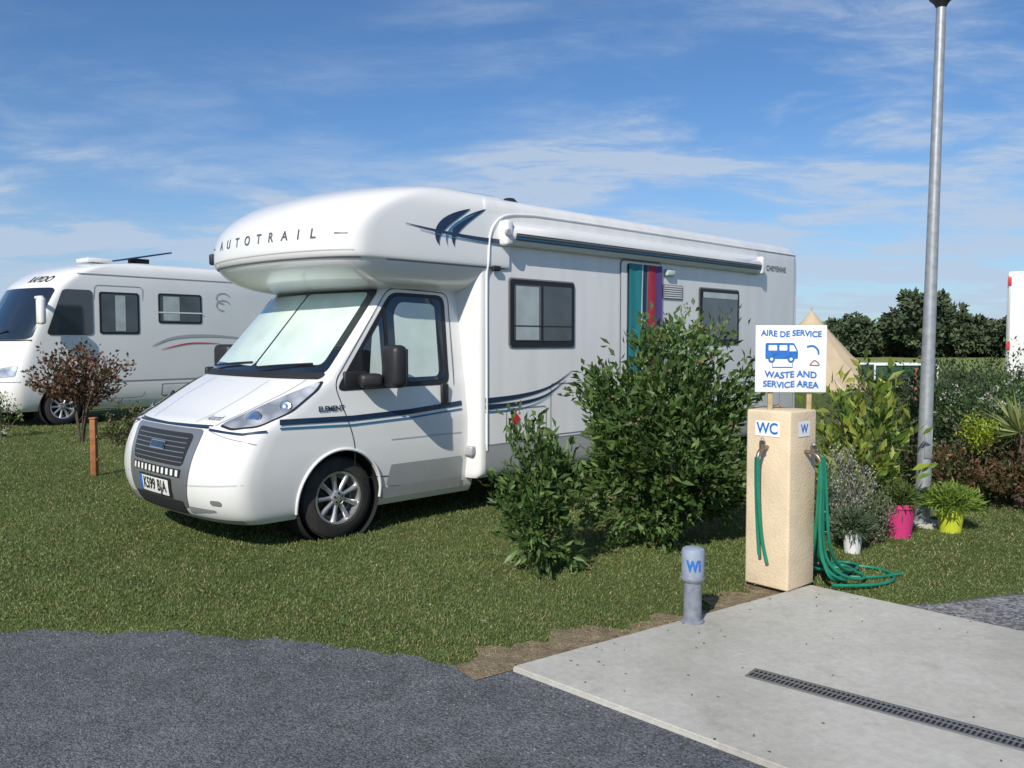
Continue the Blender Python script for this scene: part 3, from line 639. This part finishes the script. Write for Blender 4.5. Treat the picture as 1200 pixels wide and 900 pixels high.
# =================================================== LAMP POST
lp=empty('street_lamp',(3.69,7.61,0)); lp.rotation_euler=(0,D2R(.75),0)
lathe('base_plate',[(.20,0),(.20,.035),(0,.036)],M['concrete'],lp,4,'Z')
lathe('column',[(.066,.02),(.064,.5),(.060,.55),(.040,4.5),(.039,4.58),(0,4.585)],M['galv'],lp,28)
lathe('lamp_base',[(.040,4.56),(.06,4.60),(.10,4.64),(.11,4.68),(.10,4.70)],M['black'],lp,28)
lathe('diffuser',[(.10,4.70),(.13,4.85),(.15,5.0)],M['blind2'],lp,28)
lathe('lamp_hood',[(.155,5.0),(.20,5.02),(.17,5.07),(.08,5.12),(0,5.13)],M['black'],lp,28)
box('service_door',(0,-.065,.75),(.07,.008,.28),M['galv'],lp,bev=.002)

# =================================================== FOLIAGE
def leaves(name,P,D,L,W,C,m,parent=None,loc=(0,0,0),fold=.25,droop=0):
    n=len(P); up=rng.normal(size=(n,3)); S=np.cross(D,up); S/=np.linalg.norm(S,axis=1,keepdims=True)+1e-9; U=np.cross(S,D)
    L=L[:,None];W=np.broadcast_to(W,(n,))[:,None]
    v=np.empty((n,4,3)); v[:,0]=P; v[:,1]=P+D*L*.45+S*W*.5+U*fold*W; v[:,2]=P+D*L-np.array([0,0,1])*droop*L; v[:,3]=P+D*L*.45-S*W*.5+U*fold*W
    v=v.reshape(-1,3)
    b=np.arange(n)*4; F=np.stack([b,b+1,b+2,b,b+2,b+3],1).reshape(-1)
    me=bpy.data.meshes.new(name); me.vertices.add(n*4); me.vertices.foreach_set('co',v.astype('f').ravel())
    me.loops.add(n*6); me.loops.foreach_set('vertex_index',F.astype('i')); me.polygons.add(n*2); me.polygons.foreach_set('loop_start',np.arange(0,n*6,3,dtype='i'))
    me.update(calc_edges=True)
    at=me.color_attributes.new('Col','FLOAT_COLOR','POINT'); c=np.ones((n,4,4)); c[:,:,:3]=C[:,None,:]; at.data.foreach_set('color',c.astype('f').ravel())
    me.materials.append(m); o=bpy.data.objects.new(name,me); COL.objects.link(o); o.location=loc
    if parent: o.parent=parent
    return o
def unit(v): return v/(np.linalg.norm(v,axis=1,keepdims=True)+1e-9)
def colors(n,pal):
    pal=np.array([p[:3] for p in pal]); w=rng.random(n); i=rng.integers(0,len(pal),n); j=rng.integers(0,len(pal),n)
    c=pal[i]*w[:,None]+pal[j]*(1-w[:,None]); return c*(.75+.5*rng.random((n,1)))
def bush(name,loc,rx,ry,h,tw,lp_,L,W,pal,z0=.05,stems=10,up=.3,flower=None,spread=.10,lump=.22,inner=.45,droop=.1,stemr=.008):
    e=empty(name,loc)
    d=unit(rng.normal(size=(tw,3))*np.array([1,1,.9])); 
    ph=rng.random(6)*6.28
    k=1+lump*(np.sin(d[:,0]*5+ph[0])*np.sin(d[:,1]*5+ph[1])+np.sin(d[:,2]*6+ph[2]+d[:,0]*3)*.7)+rng.normal(size=tw)*.07
    k=np.clip(k,.5,1.5)
    R=np.array([rx,ry,(h-z0)/2]); C=np.array([0,0,z0+(h-z0)/2])
    tip=C+d*R*k[:,None]; tip[:,2]=np.clip(tip[:,2],.03,None)
    base=C*np.array([1,1,.7])+d*R*(k*inner)[:,None]
    t=rng.random((tw,lp_))**.7
    P=base[:,None]*(1-t[...,None])+tip[:,None]*t[...,None]; P=P.reshape(-1,3)+rng.normal(size=(tw*lp_,3))*spread*.3
    dd=np.repeat(unit(tip-base),lp_,0)
    D=unit(dd*.8+rng.normal(size=P.shape)*.6+np.array([0,0,up]))
    n=len(P); Ls=L*(.6+.6*rng.random(n)); Ws=W*(.7+.5*rng.random(n))
    cl=np.repeat(.7+.6*rng.random(tw),lp_)[:,None]
    P[:,2]=np.clip(P[:,2],.02,None)
    leaves('foliage',P,D,Ls,Ws,colors(n,pal)*cl,M['leaf'],e,droop=droop)
    if flower:
        q=rng.random(tw)<flower[0]; tp=tip[q]; rep=flower[3]; Pf=np.repeat(tp,rep,0)+rng.normal(size=(len(tp)*rep,3))*.02
        leaves('flowers',Pf,unit(rng.normal(size=Pf.shape)+np.array([0,0,.5])),np.full(len(Pf),flower[2]),np.full(len(Pf),flower[2]*.8),colors(len(Pf),[flower[1]]),M['leaf'],e)
    for i in range(stems):
        q=tip[rng.integers(0,tw)]*np.array([.75,.75,.85]); m_=q*.5+rng.normal(size=3)*.03
        tube('stem_%d'%i,[(q[0]*.1,q[1]*.1,0),(m_[0]*.8,m_[1]*.8,m_[2]),tuple(q)],stemr,M['bark'],e)
    return e
G1=[(.045,.09,.022),(.075,.14,.035),(.11,.18,.055),(.055,.105,.032)]
bush('shrub',(1.23,6.88,0),.66,.60,1.74,560,22,.10,.036,G1+[(.15,.21,.07)],stems=14,flower=(.12,(.2,.15,.08),.03,8),z0=.12)
bush('shrub',(.19,6.03,0),.27,.27,1.07,150,16,.095,.034,G1+[(.15,.21,.07)],stems=9,flower=(.08,(.2,.15,.08),.03,6),lump=.34,z0=.08)
YG=[(.22,.28,.04),(.12,.20,.035),(.32,.34,.07),(.08,.13,.03)]
bush('laurel_shrub',(3.0,7.35,0),.42,.35,1.42,62,10,.16,.05,YG,stems=11,up=.6,lump=.45,z0=.3)
bush('lavender_plant',(2.70,6.95,0),.22,.22,.80,200,13,.04,.010,[(.24,.26,.22),(.16,.19,.14),(.34,.34,.32)],stems=4,up=.7,flower=(.4,(.55,.52,.54),.015,5),lump=.4)
bush('lavender_plant',(2.95,6.9,0),.13,.15,.45,110,12,.04,.010,[(.17,.21,.13),(.12,.15,.09)],stems=3,up=.7,flower=(.3,(.5,.45,.47),.015,5))
DG=[(.025,.05,.018),(.04,.07,.025),(.055,.095,.035)]
RG=[(.12,.055,.035),(.075,.09,.035),(.17,.08,.05),(.06,.10,.035)]
PK=(.5,.22,.30)
hed=[((4.75,9.7,0),.5,.5,1.48,DG,None),((5.35,9.2,0),.55,.5,1.22,G1,(.6,(.6,.56,.58),.022,8)),((6.6,11.6,0),1.0,.8,1.55,DG,None),((6.2,9.9,0),.8,.6,1.32,G1,None),((7.6,10.5,0),.9,.8,1.5,DG,None),
 ((4.55,8.45,0),.55,.42,.70,RG,(.12,PK,.02,4)),((5.25,8.3,0),.6,.45,.72,RG,(.2,(.35,.1,.08),.02,4)),((6.1,8.5,0),.6,.5,.85,G1,None),((5.0,8.9,0),.4,.35,.98,[(.06,.09,.035),(.11,.12,.06)],(.4,(.5,.42,.45),.020,6)),((4.4,10.6,0),.4,.5,1.2,DG,None),((5.6,10.6,0),.5,.5,1.4,[(.06,.09,.05),(.08,.10,.06)],None)]
for l,rx,ry,h,p,fl in hed: bush('garden_shrub',l,rx,ry,h,int(250*rx*h+60),16,.065,.025,p,stems=5,flower=fl,lump=.32)
bush('golden_shrub',(4.62,8.4,0),.13,.14,.92,50,14,.05,.02,[(.30,.36,.03),(.20,.28,.03)],stems=2,z0=.74)
e=empty('yucca_plant',(5.0,8.35,.30)); n=90; d=unit(rng.normal(size=(n,3))*np.array([1,1,.6])+np.array([0,0,.6])); 
leaves('foliage',np.zeros((n,3))+np.array([0,0,.45]),d,.32+.2*rng.random(n),np.full(n,.03),colors(n,[(.16,.22,.07),(.30,.32,.14)]),M['leaf'],e); lathe('trunk',[(.05,-.30),(.045,.45),(0,.5)],M['bark'],e,10)
def pot(name,loc,r,h,m,pal=None,ph=.2,pr=.2):
    e=empty(name,loc); lathe('pot_body',[(r*.72,0),(r*.95,h*.88),(r*1.03,h*.88),(r*1.03,h),(r*.93,h),(r*.90,h*.92),(0,h*.9)],m,e,32)
    lathe('soil',[(r*.9,h*.93),(0,h*.94)],M['soil'],e,24)
    if pal:
        tw=160; d=unit(rng.normal(size=(tw,3))+np.array([0,0,.8])); d[:,2]=abs(d[:,2]); P=np.repeat(d*np.array([pr,pr,ph])*.5,12,0)+rng.normal(size=(tw*12,3))*.03+np.array([0,0,h])
        leaves('foliage',P,unit(np.repeat(d,12,0)+rng.normal(size=P.shape)*.5),.06+.03*rng.random(len(P)),np.full(len(P),.014),colors(len(P),pal),M['leaf'],e)
pot('pink_flower_pot',(3.27,7.14,0),.13,.29,M['pink'],[(.08,.14,.04),(.12,.16,.05)],.16,.18)
pot('white_flower_pot',(2.66,6.6,0),.08,.19,M['whitepot'],[(.1,.14,.08)],.12,.12)
pot('lime_flower_pot',(3.80,7.33,0),.12,.25,M['lime'],[(.16,.24,.04),(.22,.30,.05),(.1,.18,.04)],.14,.36)
PR=[(.15,.065,.055),(.10,.06,.045),(.08,.10,.045),(.24,.13,.11)]
bush('red_leaf_shrub',(-7.1,14.0,0),.58,.5,1.60,230,13,.09,.045,PR,z0=.68,stems=9,stemr=.014,lump=.4)
bush('red_leaf_shrub',(-5.75,12.7,0),.33,.3,.80,80,12,.06,.03,PR+G1,stems=4)
bush('rose_shrub',(-8.75,14.6,0),.25,.25,.8,40,9,.06,.03,G1,stems=5,flower=(.4,(.7,.68,.6),.05,6))
for l,h in(((-5.12,10.4,0),.70),((10.9,23,0),.9)):
    e=empty('timber_post',l); box('post',(0,0,h/2),(.07,.07,h),M['orangewood'],e,bev=.008); box('post_top',(0,0,h+.010),(.085,.085,.025),M['orangewood'],e,bev=.008); 
    for zz in(.15,.55): box('cross_rail',(0,0,h*zz+.1),(.10,.04,.03),M['orangewood'],e,bev=.004)

def treemass(name,specs,L,seed,nl=95):
    e=empty(name); Ps=[];Ds=[];Cs=[];Ls=[]
    for (x,y,h,r,cl) in specs:
        lathe('trunk',[(r*.09,0),(r*.06,h*.5),(0,h*.8)],M['bark'],e,8,'Z',loc=(x,y,0))
        nb=26
        for b in range(nb):
            a=rng.random()*6.28; rr=r*math.sqrt(rng.random())*.8; zc=h*(.22+.65*rng.random()); 
            rr*=math.sqrt(max(.15,1-((zc/h-.5)/.55)**2)); br=r*(.20+.22*rng.random()); n=nl
            d=unit(rng.normal(size=(n,3))); P=np.array([x+rr*math.cos(a),y+rr*math.sin(a),zc])+d*br*(.5+.5*rng.random((n,1)))*np.array([1,1,.75])
            P[:,2]=np.clip(P[:,2],.1,h*1.02)
            Ps.append(P);Ds.append(unit(d+rng.normal(size=(n,3))*.6));Ls.append(np.full(n,L*(y/80)))
            Cs.append(colors(n,cl)*(.65+.6*rng.random()))
    P=np.concatenate(Ps);D=np.concatenate(Ds);C=np.concatenate(Cs);Ll=np.concatenate(Ls)
    leaves('foliage',P,D,Ll,Ll*.65,C,M['farleaf'],e)
TG=[(.05,.08,.045),(.07,.10,.05),(.09,.125,.06)]
sp_=[]
for i,(u,h,r) in enumerate([(.355,2.6,2.0),(.378,3.4,2.2),(.398,4.2,2.4),(.42,2.6,1.8),(.455,4.6,2.6),(.478,6.8,3.2),(.503,5.9,2.8),(.53,4.0,2.4),(.55,3.6,2.4),(.575,3.8,2.4),(.60,4.2,2.6),(.63,5.2,3.0),(.67,4.5,3.0),(.71,5,3)]):
    y=84+rng.random()*8; sp_.append((u*y,y,h,r,TG))
for i in range(26): sp_.append((-95+i*4.6,96+rng.random()*8,3.0+rng.random()*1.0,2.8,TG))
treemass('distant_trees',sp_,.62,1)
hs=[(x,92+rng.random()*2,1.5+rng.random()*.6,1.8,TG) for x in np.arange(30,72,2.4)]
treemass('field_hedge',hs,.5,2,70)

# =================================================== TENT, TRAILERS
tn=empty('bell_tent',(10.5,30,0)); n=16; 
V=[(2.3*math.cos(2*math.pi*i/n),2.3*math.sin(2*math.pi*i/n),0) for i in range(n)]+[(2.2*math.cos(2*math.pi*i/n),2.2*math.sin(2*math.pi*i/n),.45) for i in range(n)]
for f_,zz in((.62,1.15),(.3,1.95)): V+=[(2.2*f_*math.cos(2*math.pi*i/n),2.2*f_*math.sin(2*math.pi*i/n),zz) for i in range(n)]
V.append((0,0,2.75)); F=[]
for k in range(3):
    for i in range(n): j=(i+1)%n; F.append((k*n+i,k*n+j,(k+1)*n+j,(k+1)*n+i))
for i in range(n): F.append((3*n+i,3*n+(i+1)%n,4*n))
mobj('canvas',V,F,M['canvas'],tn); lathe('pole_tip',[(.03,2.7),(.03,2.85),(0,2.86)],M['wood'],tn,8)
for i in range(0,n,2):
    a=2*math.pi*i/n; tube('guy_rope_%d'%i,[(2.2*math.cos(a),2.2*math.sin(a),.45),(3.2*math.cos(a),3.2*math.sin(a),0)],.008,M['signwhite'],tn,smooth=False)
tr=empty('goods_trailer',(12.7,28.2,0),D2R(4))
box('body',(0,0,.62),(2.05,1.2,.50),M['greenbox'],tr,bev=.02); box('top_rail',(0,-.62,.90),(2.15,.05,.06),M['signwhite'],tr); box('top_rail',(0,.62,.90),(2.15,.05,.06),M['signwhite'],tr)
for x in(-1.05,1.05): box('stanchion',(x,-.63,.62),(.04,.04,.55),M['signwhite'],tr)
for y in(-.7,.7): wheel(tr,0,y,.28,.16,'wheel',5)
box('drawbar',(-1.6,0,.42),(1.3,.06,.06),M['galv'],tr)
ca=empty('box_trailer',(14.36,22.34,0),D2R(-30))
box('body',(0,1.5,2.15),(2.5,5,2.6),M['white'],ca,bev=.06,seg=3); box('chassis',(0,1.5,.72),(2.2,4.8,.2),M['black'],ca)
for x in(-1.2,1.2):
    box('edge_strip',(x,-1.01,2.15),(.05,.03,2.4),M['grey'],ca); 
    for z in(1.55,3.2): box('marker_lamp',(x+(.0),-1.04,z),(.08,.03,.22),M['red'],ca)
box('door_line',(0,-1.005,2.15),(.02,.02,2.4),M['softseam'],ca)
for y in(.6,2.4):
    for x in(-1,1): wheel(ca,x,y,.36,.2,'wheel',6)

# =================================================== GRASS BLADES
N=380000
Y=4.1*np.exp(rng.random(N)*math.log(17/4.1)); X=(rng.random(N)*1.4-.70)*Y
def vn(x,y,s,ph): return np.sin(x*s+ph)*np.sin(y*s*1.1+ph*2)+.6*np.sin(x*s*2.3+y*s*1.7+ph)+.4*np.sin(x*s*4.1-y*s*3.7)
edge=yb(X)+.025*np.sin(X*9)+.02*np.sin(X*23+1)+rng.normal(size=N)*.03
keep=Y>edge
def inside(X,Y,poly):
    r=np.ones(len(X),bool)
    for i in range(4):
        a=poly[i];b=poly[(i+1)%4]; r&=((b[0]-a[0])*(Y-a[1])-(b[1]-a[1])*(X-a[0]))<0.0
    return r
keep&=~inside(X,Y,SL)
ta=(X-A0.x)*ab.x+(Y-A0.y)*ab.y; dn=(X-A0.x)*nn.x+(Y-A0.y)*nn.y
soil=(ta>-.22)&(ta<L)&(dn<sw(ta)+rng.normal(size=N)*.06)
insoil=soil.copy()
keep&=~(soil&(rng.random(N)<.80))
patchy=vn(X,Y,2.2,1.0); keep&=~((patchy<-1.1)&(rng.random(N)<.35))
X=X[keep];Y=Y[keep];patchy=patchy[keep];insoil=insoil[keep];n=len(X)
near=np.clip(1-(Y-yb(X))/.25,0,1)
H=(.013+.019*rng.random(n))*(1+.5*(rng.random(n)<.03))*(1-.3*near)*(1+.04*(Y-4))*np.where(insoil,.8,1)
D=unit(np.stack([rng.normal(size=n)*.7,rng.normal(size=n)*.7,np.ones(n)],1))
c=colors(n,[(.085,.135,.035),(.115,.165,.045),(.145,.185,.058),(.095,.135,.04)])
f=np.clip(.96+.11*vn(X,Y,.9,.3)[:],.65,1.3)[:,None]; c=c*f
dry=(rng.random(n)<.09+.08*(patchy<-.6)+.6*insoil)[:,None]; c=np.where(dry,np.array([.32,.26,.14])*(.7+.5*rng.random((n,1))),c)
leaves('grass',np.stack([X,Y,np.full(n,.0)],1),D,H,.0046*(1+.10*(Y-4)),c,M['blade'],fold=0)
n=200; Yd=4.8*np.exp(rng.random(n)*math.log(12/4.8)); Xd=(rng.random(n)*1.3-.65)*Yd; k=(Yd>yb(Xd)+.1)&~inside(Xd,Yd,SL); Xd=Xd[k];Yd=Yd[k]
P=np.repeat(np.stack([Xd,Yd,np.full(len(Xd),.035)],1),5,0); leaves('daisies',P,unit(rng.normal(size=P.shape)*np.array([1,1,.2])),np.full(len(P),.009),np.full(len(P),.007),np.full((len(P),3),.5),M['leaf'])
n=6500; Xs=(rng.random(n)*2-1)*3.6; Ys=yb(Xs)+.05-rng.exponential(.6,n); k=(Ys>1.5)&~inside(Xs,Ys,SL); Xs=Xs[k];Ys=Ys[k]; n=len(Xs)
oc_=np.array([[1,0,0],[0,1,0],[-1,0,0],[0,-1,0],[0,0,1]],float); s=(.002+.005*rng.random(n)**2)[:,None,None]
a=rng.random(n)*6.28; ca_,sa_=np.cos(a),np.sin(a); o5=np.tile(oc_,(n,1,1))*(.6+.6*rng.random((n,5,1)))
ox=o5[:,:,0]*ca_[:,None]-o5[:,:,1]*sa_[:,None]; oy=o5[:,:,0]*sa_[:,None]+o5[:,:,1]*ca_[:,None]
V=np.stack([ox,oy,o5[:,:,2]*.7],2)*s+np.stack([Xs,Ys,np.full(n,.004)],1)[:,None,:]
b=np.arange(n)*5; F=np.stack([b,b+1,b+4,b+1,b+2,b+4,b+2,b+3,b+4,b+3,b,b+4],1).reshape(-1,3)
mobj('loose_gravel',V.reshape(-1,3).tolist(),F.tolist(),mat('stone_chips',(.2,.2,.2),.8,var=.6,vscale=60))
n=60; q=rng.random((n,2)); q[:,1]=q[:,1]**2.2; e1=np.array([1.99,1.43]);e2=np.array([3.2,-3.14]); PP=np.array([0,4.19])+q[:,:1]*e1*.98+q[:,1:]*e2*.5+.01
leaves('fallen_leaves',np.stack([PP[:,0],PP[:,1],np.full(n,.034)],1),unit(np.stack([rng.normal(size=n),rng.normal(size=n),np.full(n,.1)],1)),np.full(n,.018),np.full(n,.010),colors(n,[(.18,.12,.06),(.1,.12,.04)]),M['leaf'])

# =================================================== WORLD / LIGHT / CAMERA
el=37; tosun=Vector((-.38,-.925,0)).normalized()*math.cos(D2R(el))+Vector((0,0,math.sin(D2R(el))))
W=bpy.data.worlds.new('World'); scene.world=W; W.use_nodes=True; nt=W.node_tree; nt.nodes.clear()
out=nt.nodes.new('ShaderNodeOutputWorld'); bg=nt.nodes.new('ShaderNodeBackground'); bg.inputs['Strength'].default_value=.10
sky=nt.nodes.new('ShaderNodeTexSky'); sky.sky_type='NISHITA'; sky.sun_disc=False; sky.sun_elevation=D2R(el); sky.sun_rotation=math.atan2(tosun.x,tosun.y); sky.air_density=1.0; sky.dust_density=.3; sky.ozone_density=3.0
tint=nt.nodes.new('ShaderNodeMix'); tint.data_type='RGBA'; tint.blend_type='MULTIPLY'; tint.inputs[0].default_value=1; tint.inputs[7].default_value=(.64,.88,1.12,1)
nt.links.new(sky.outputs[0],tint.inputs[6])
tc=nt.nodes.new('ShaderNodeTexCoord'); sep=nt.nodes.new('ShaderNodeSeparateXYZ'); nt.links.new(tc.outputs['Generated'],sep.inputs[0])
def math_(op,a,b=None,c=None):
    m_=nt.nodes.new('ShaderNodeMath'); m_.operation=op
    for i,x in enumerate((a,b,c)):
        if x is None: continue
        if isinstance(x,(int,float)): m_.inputs[i].default_value=x
        else: nt.links.new(x,m_.inputs[i])
    return m_.outputs[0]
zz=math_('ADD',math_('MAXIMUM',sep.outputs[2],0.0),.12)
px=math_('DIVIDE',sep.outputs[0],zz); py=math_('DIVIDE',sep.outputs[1],zz)
cmb=nt.nodes.new('ShaderNodeCombineXYZ'); nt.links.new(px,cmb.inputs[0]); nt.links.new(py,cmb.inputs[1])
def noise(scale,detail,rough,dist,loc,sc,rz=0):
    mp=nt.nodes.new('ShaderNodeMapping'); mp.inputs['Location'].default_value=loc; mp.inputs['Scale'].default_value=sc; mp.inputs['Rotation'].default_value=(0,0,rz); nt.links.new(cmb.outputs[0],mp.inputs[0])
    n_=nt.nodes.new('ShaderNodeTexNoise'); n_.inputs['Scale'].default_value=scale; n_.inputs['Detail'].default_value=detail; n_.inputs['Roughness'].default_value=rough; n_.inputs['Distortion'].default_value=dist
    nt.links.new(mp.outputs[0],n_.inputs['Vector']); return n_.outputs['Fac']
def sstep(x,a,b):
    m_=nt.nodes.new('ShaderNodeMapRange'); m_.interpolation_type='SMOOTHSTEP'; m_.inputs['From Min'].default_value=a; m_.inputs['From Max'].default_value=b; nt.links.new(x,m_.inputs['Value']); return m_.outputs[0]
def fall(x,a,b): return math_('SUBTRACT',1.0,sstep(x,a,b))
n1=noise(1.5,8,.60,.35,(3.1,1.7,0),(.75,1.1,1),.25)
n2=noise(6.0,6,.70,.5,(7,2,0),(.6,1.3,1),.35)
n3=noise(.55,2,.5,0,(5.3,4.4,0),(1,1,1))
el_=sep.outputs[2]
wis=math_('MULTIPLY',sstep(n1,.42,.66),math_('ADD',math_('MULTIPLY',sstep(n2,.30,.68),.75),.25))
wis=math_('MULTIPLY',wis,math_('ADD',sstep(n3,.36,.56),.22))
band=math_('MULTIPLY',sstep(el_,.0,.06),fall(el_,.22,.42))
wis=math_('MULTIPLY',wis,math_('ADD',math_('MULTIPLY',band,1.0),.30))
veil=math_('MULTIPLY',fall(el_,.10,.26),math_('ADD',math_('MULTIPLY',sstep(n1,.34,.60),.48),.14))
haze=math_('MULTIPLY',fall(el_,.0,.20),.22)
cl=math_('MINIMUM',math_('ADD',math_('ADD',math_('MULTIPLY',wis,.9),veil),haze),.85)
mx=nt.nodes.new('ShaderNodeMix'); mx.data_type='RGBA'; nt.links.new(cl,mx.inputs[0]); nt.links.new(tint.outputs[2],mx.inputs[6]); mx.inputs[7].default_value=(5.0,6.0,7.5,1)
nt.links.new(mx.outputs[2],bg.inputs['Color']); nt.links.new(bg.outputs[0],out.inputs['Surface'])

ld=bpy.data.lights.new('sun','SUN'); ld.energy=4.8; ld.angle=D2R(.5); ld.color=(1,.94,.83); lo=bpy.data.objects.new('sun',ld); COL.objects.link(lo)
lo.rotation_euler=(-tosun).to_track_quat('-Z','Y').to_euler(); lo.location=tosun*30
cd=bpy.data.cameras.new('camera'); cd.lens=30; cd.sensor_width=36; cd.clip_end=3000; cd.clip_start=.05; co=bpy.data.objects.new('camera',cd); COL.objects.link(co)
co.location=(0,0,1.65); co.rotation_euler=(D2R(90-2.86),0,0); scene.camera=co
scene.view_settings.view_transform='Standard'; scene.view_settings.look='None'; scene.view_settings.exposure=0
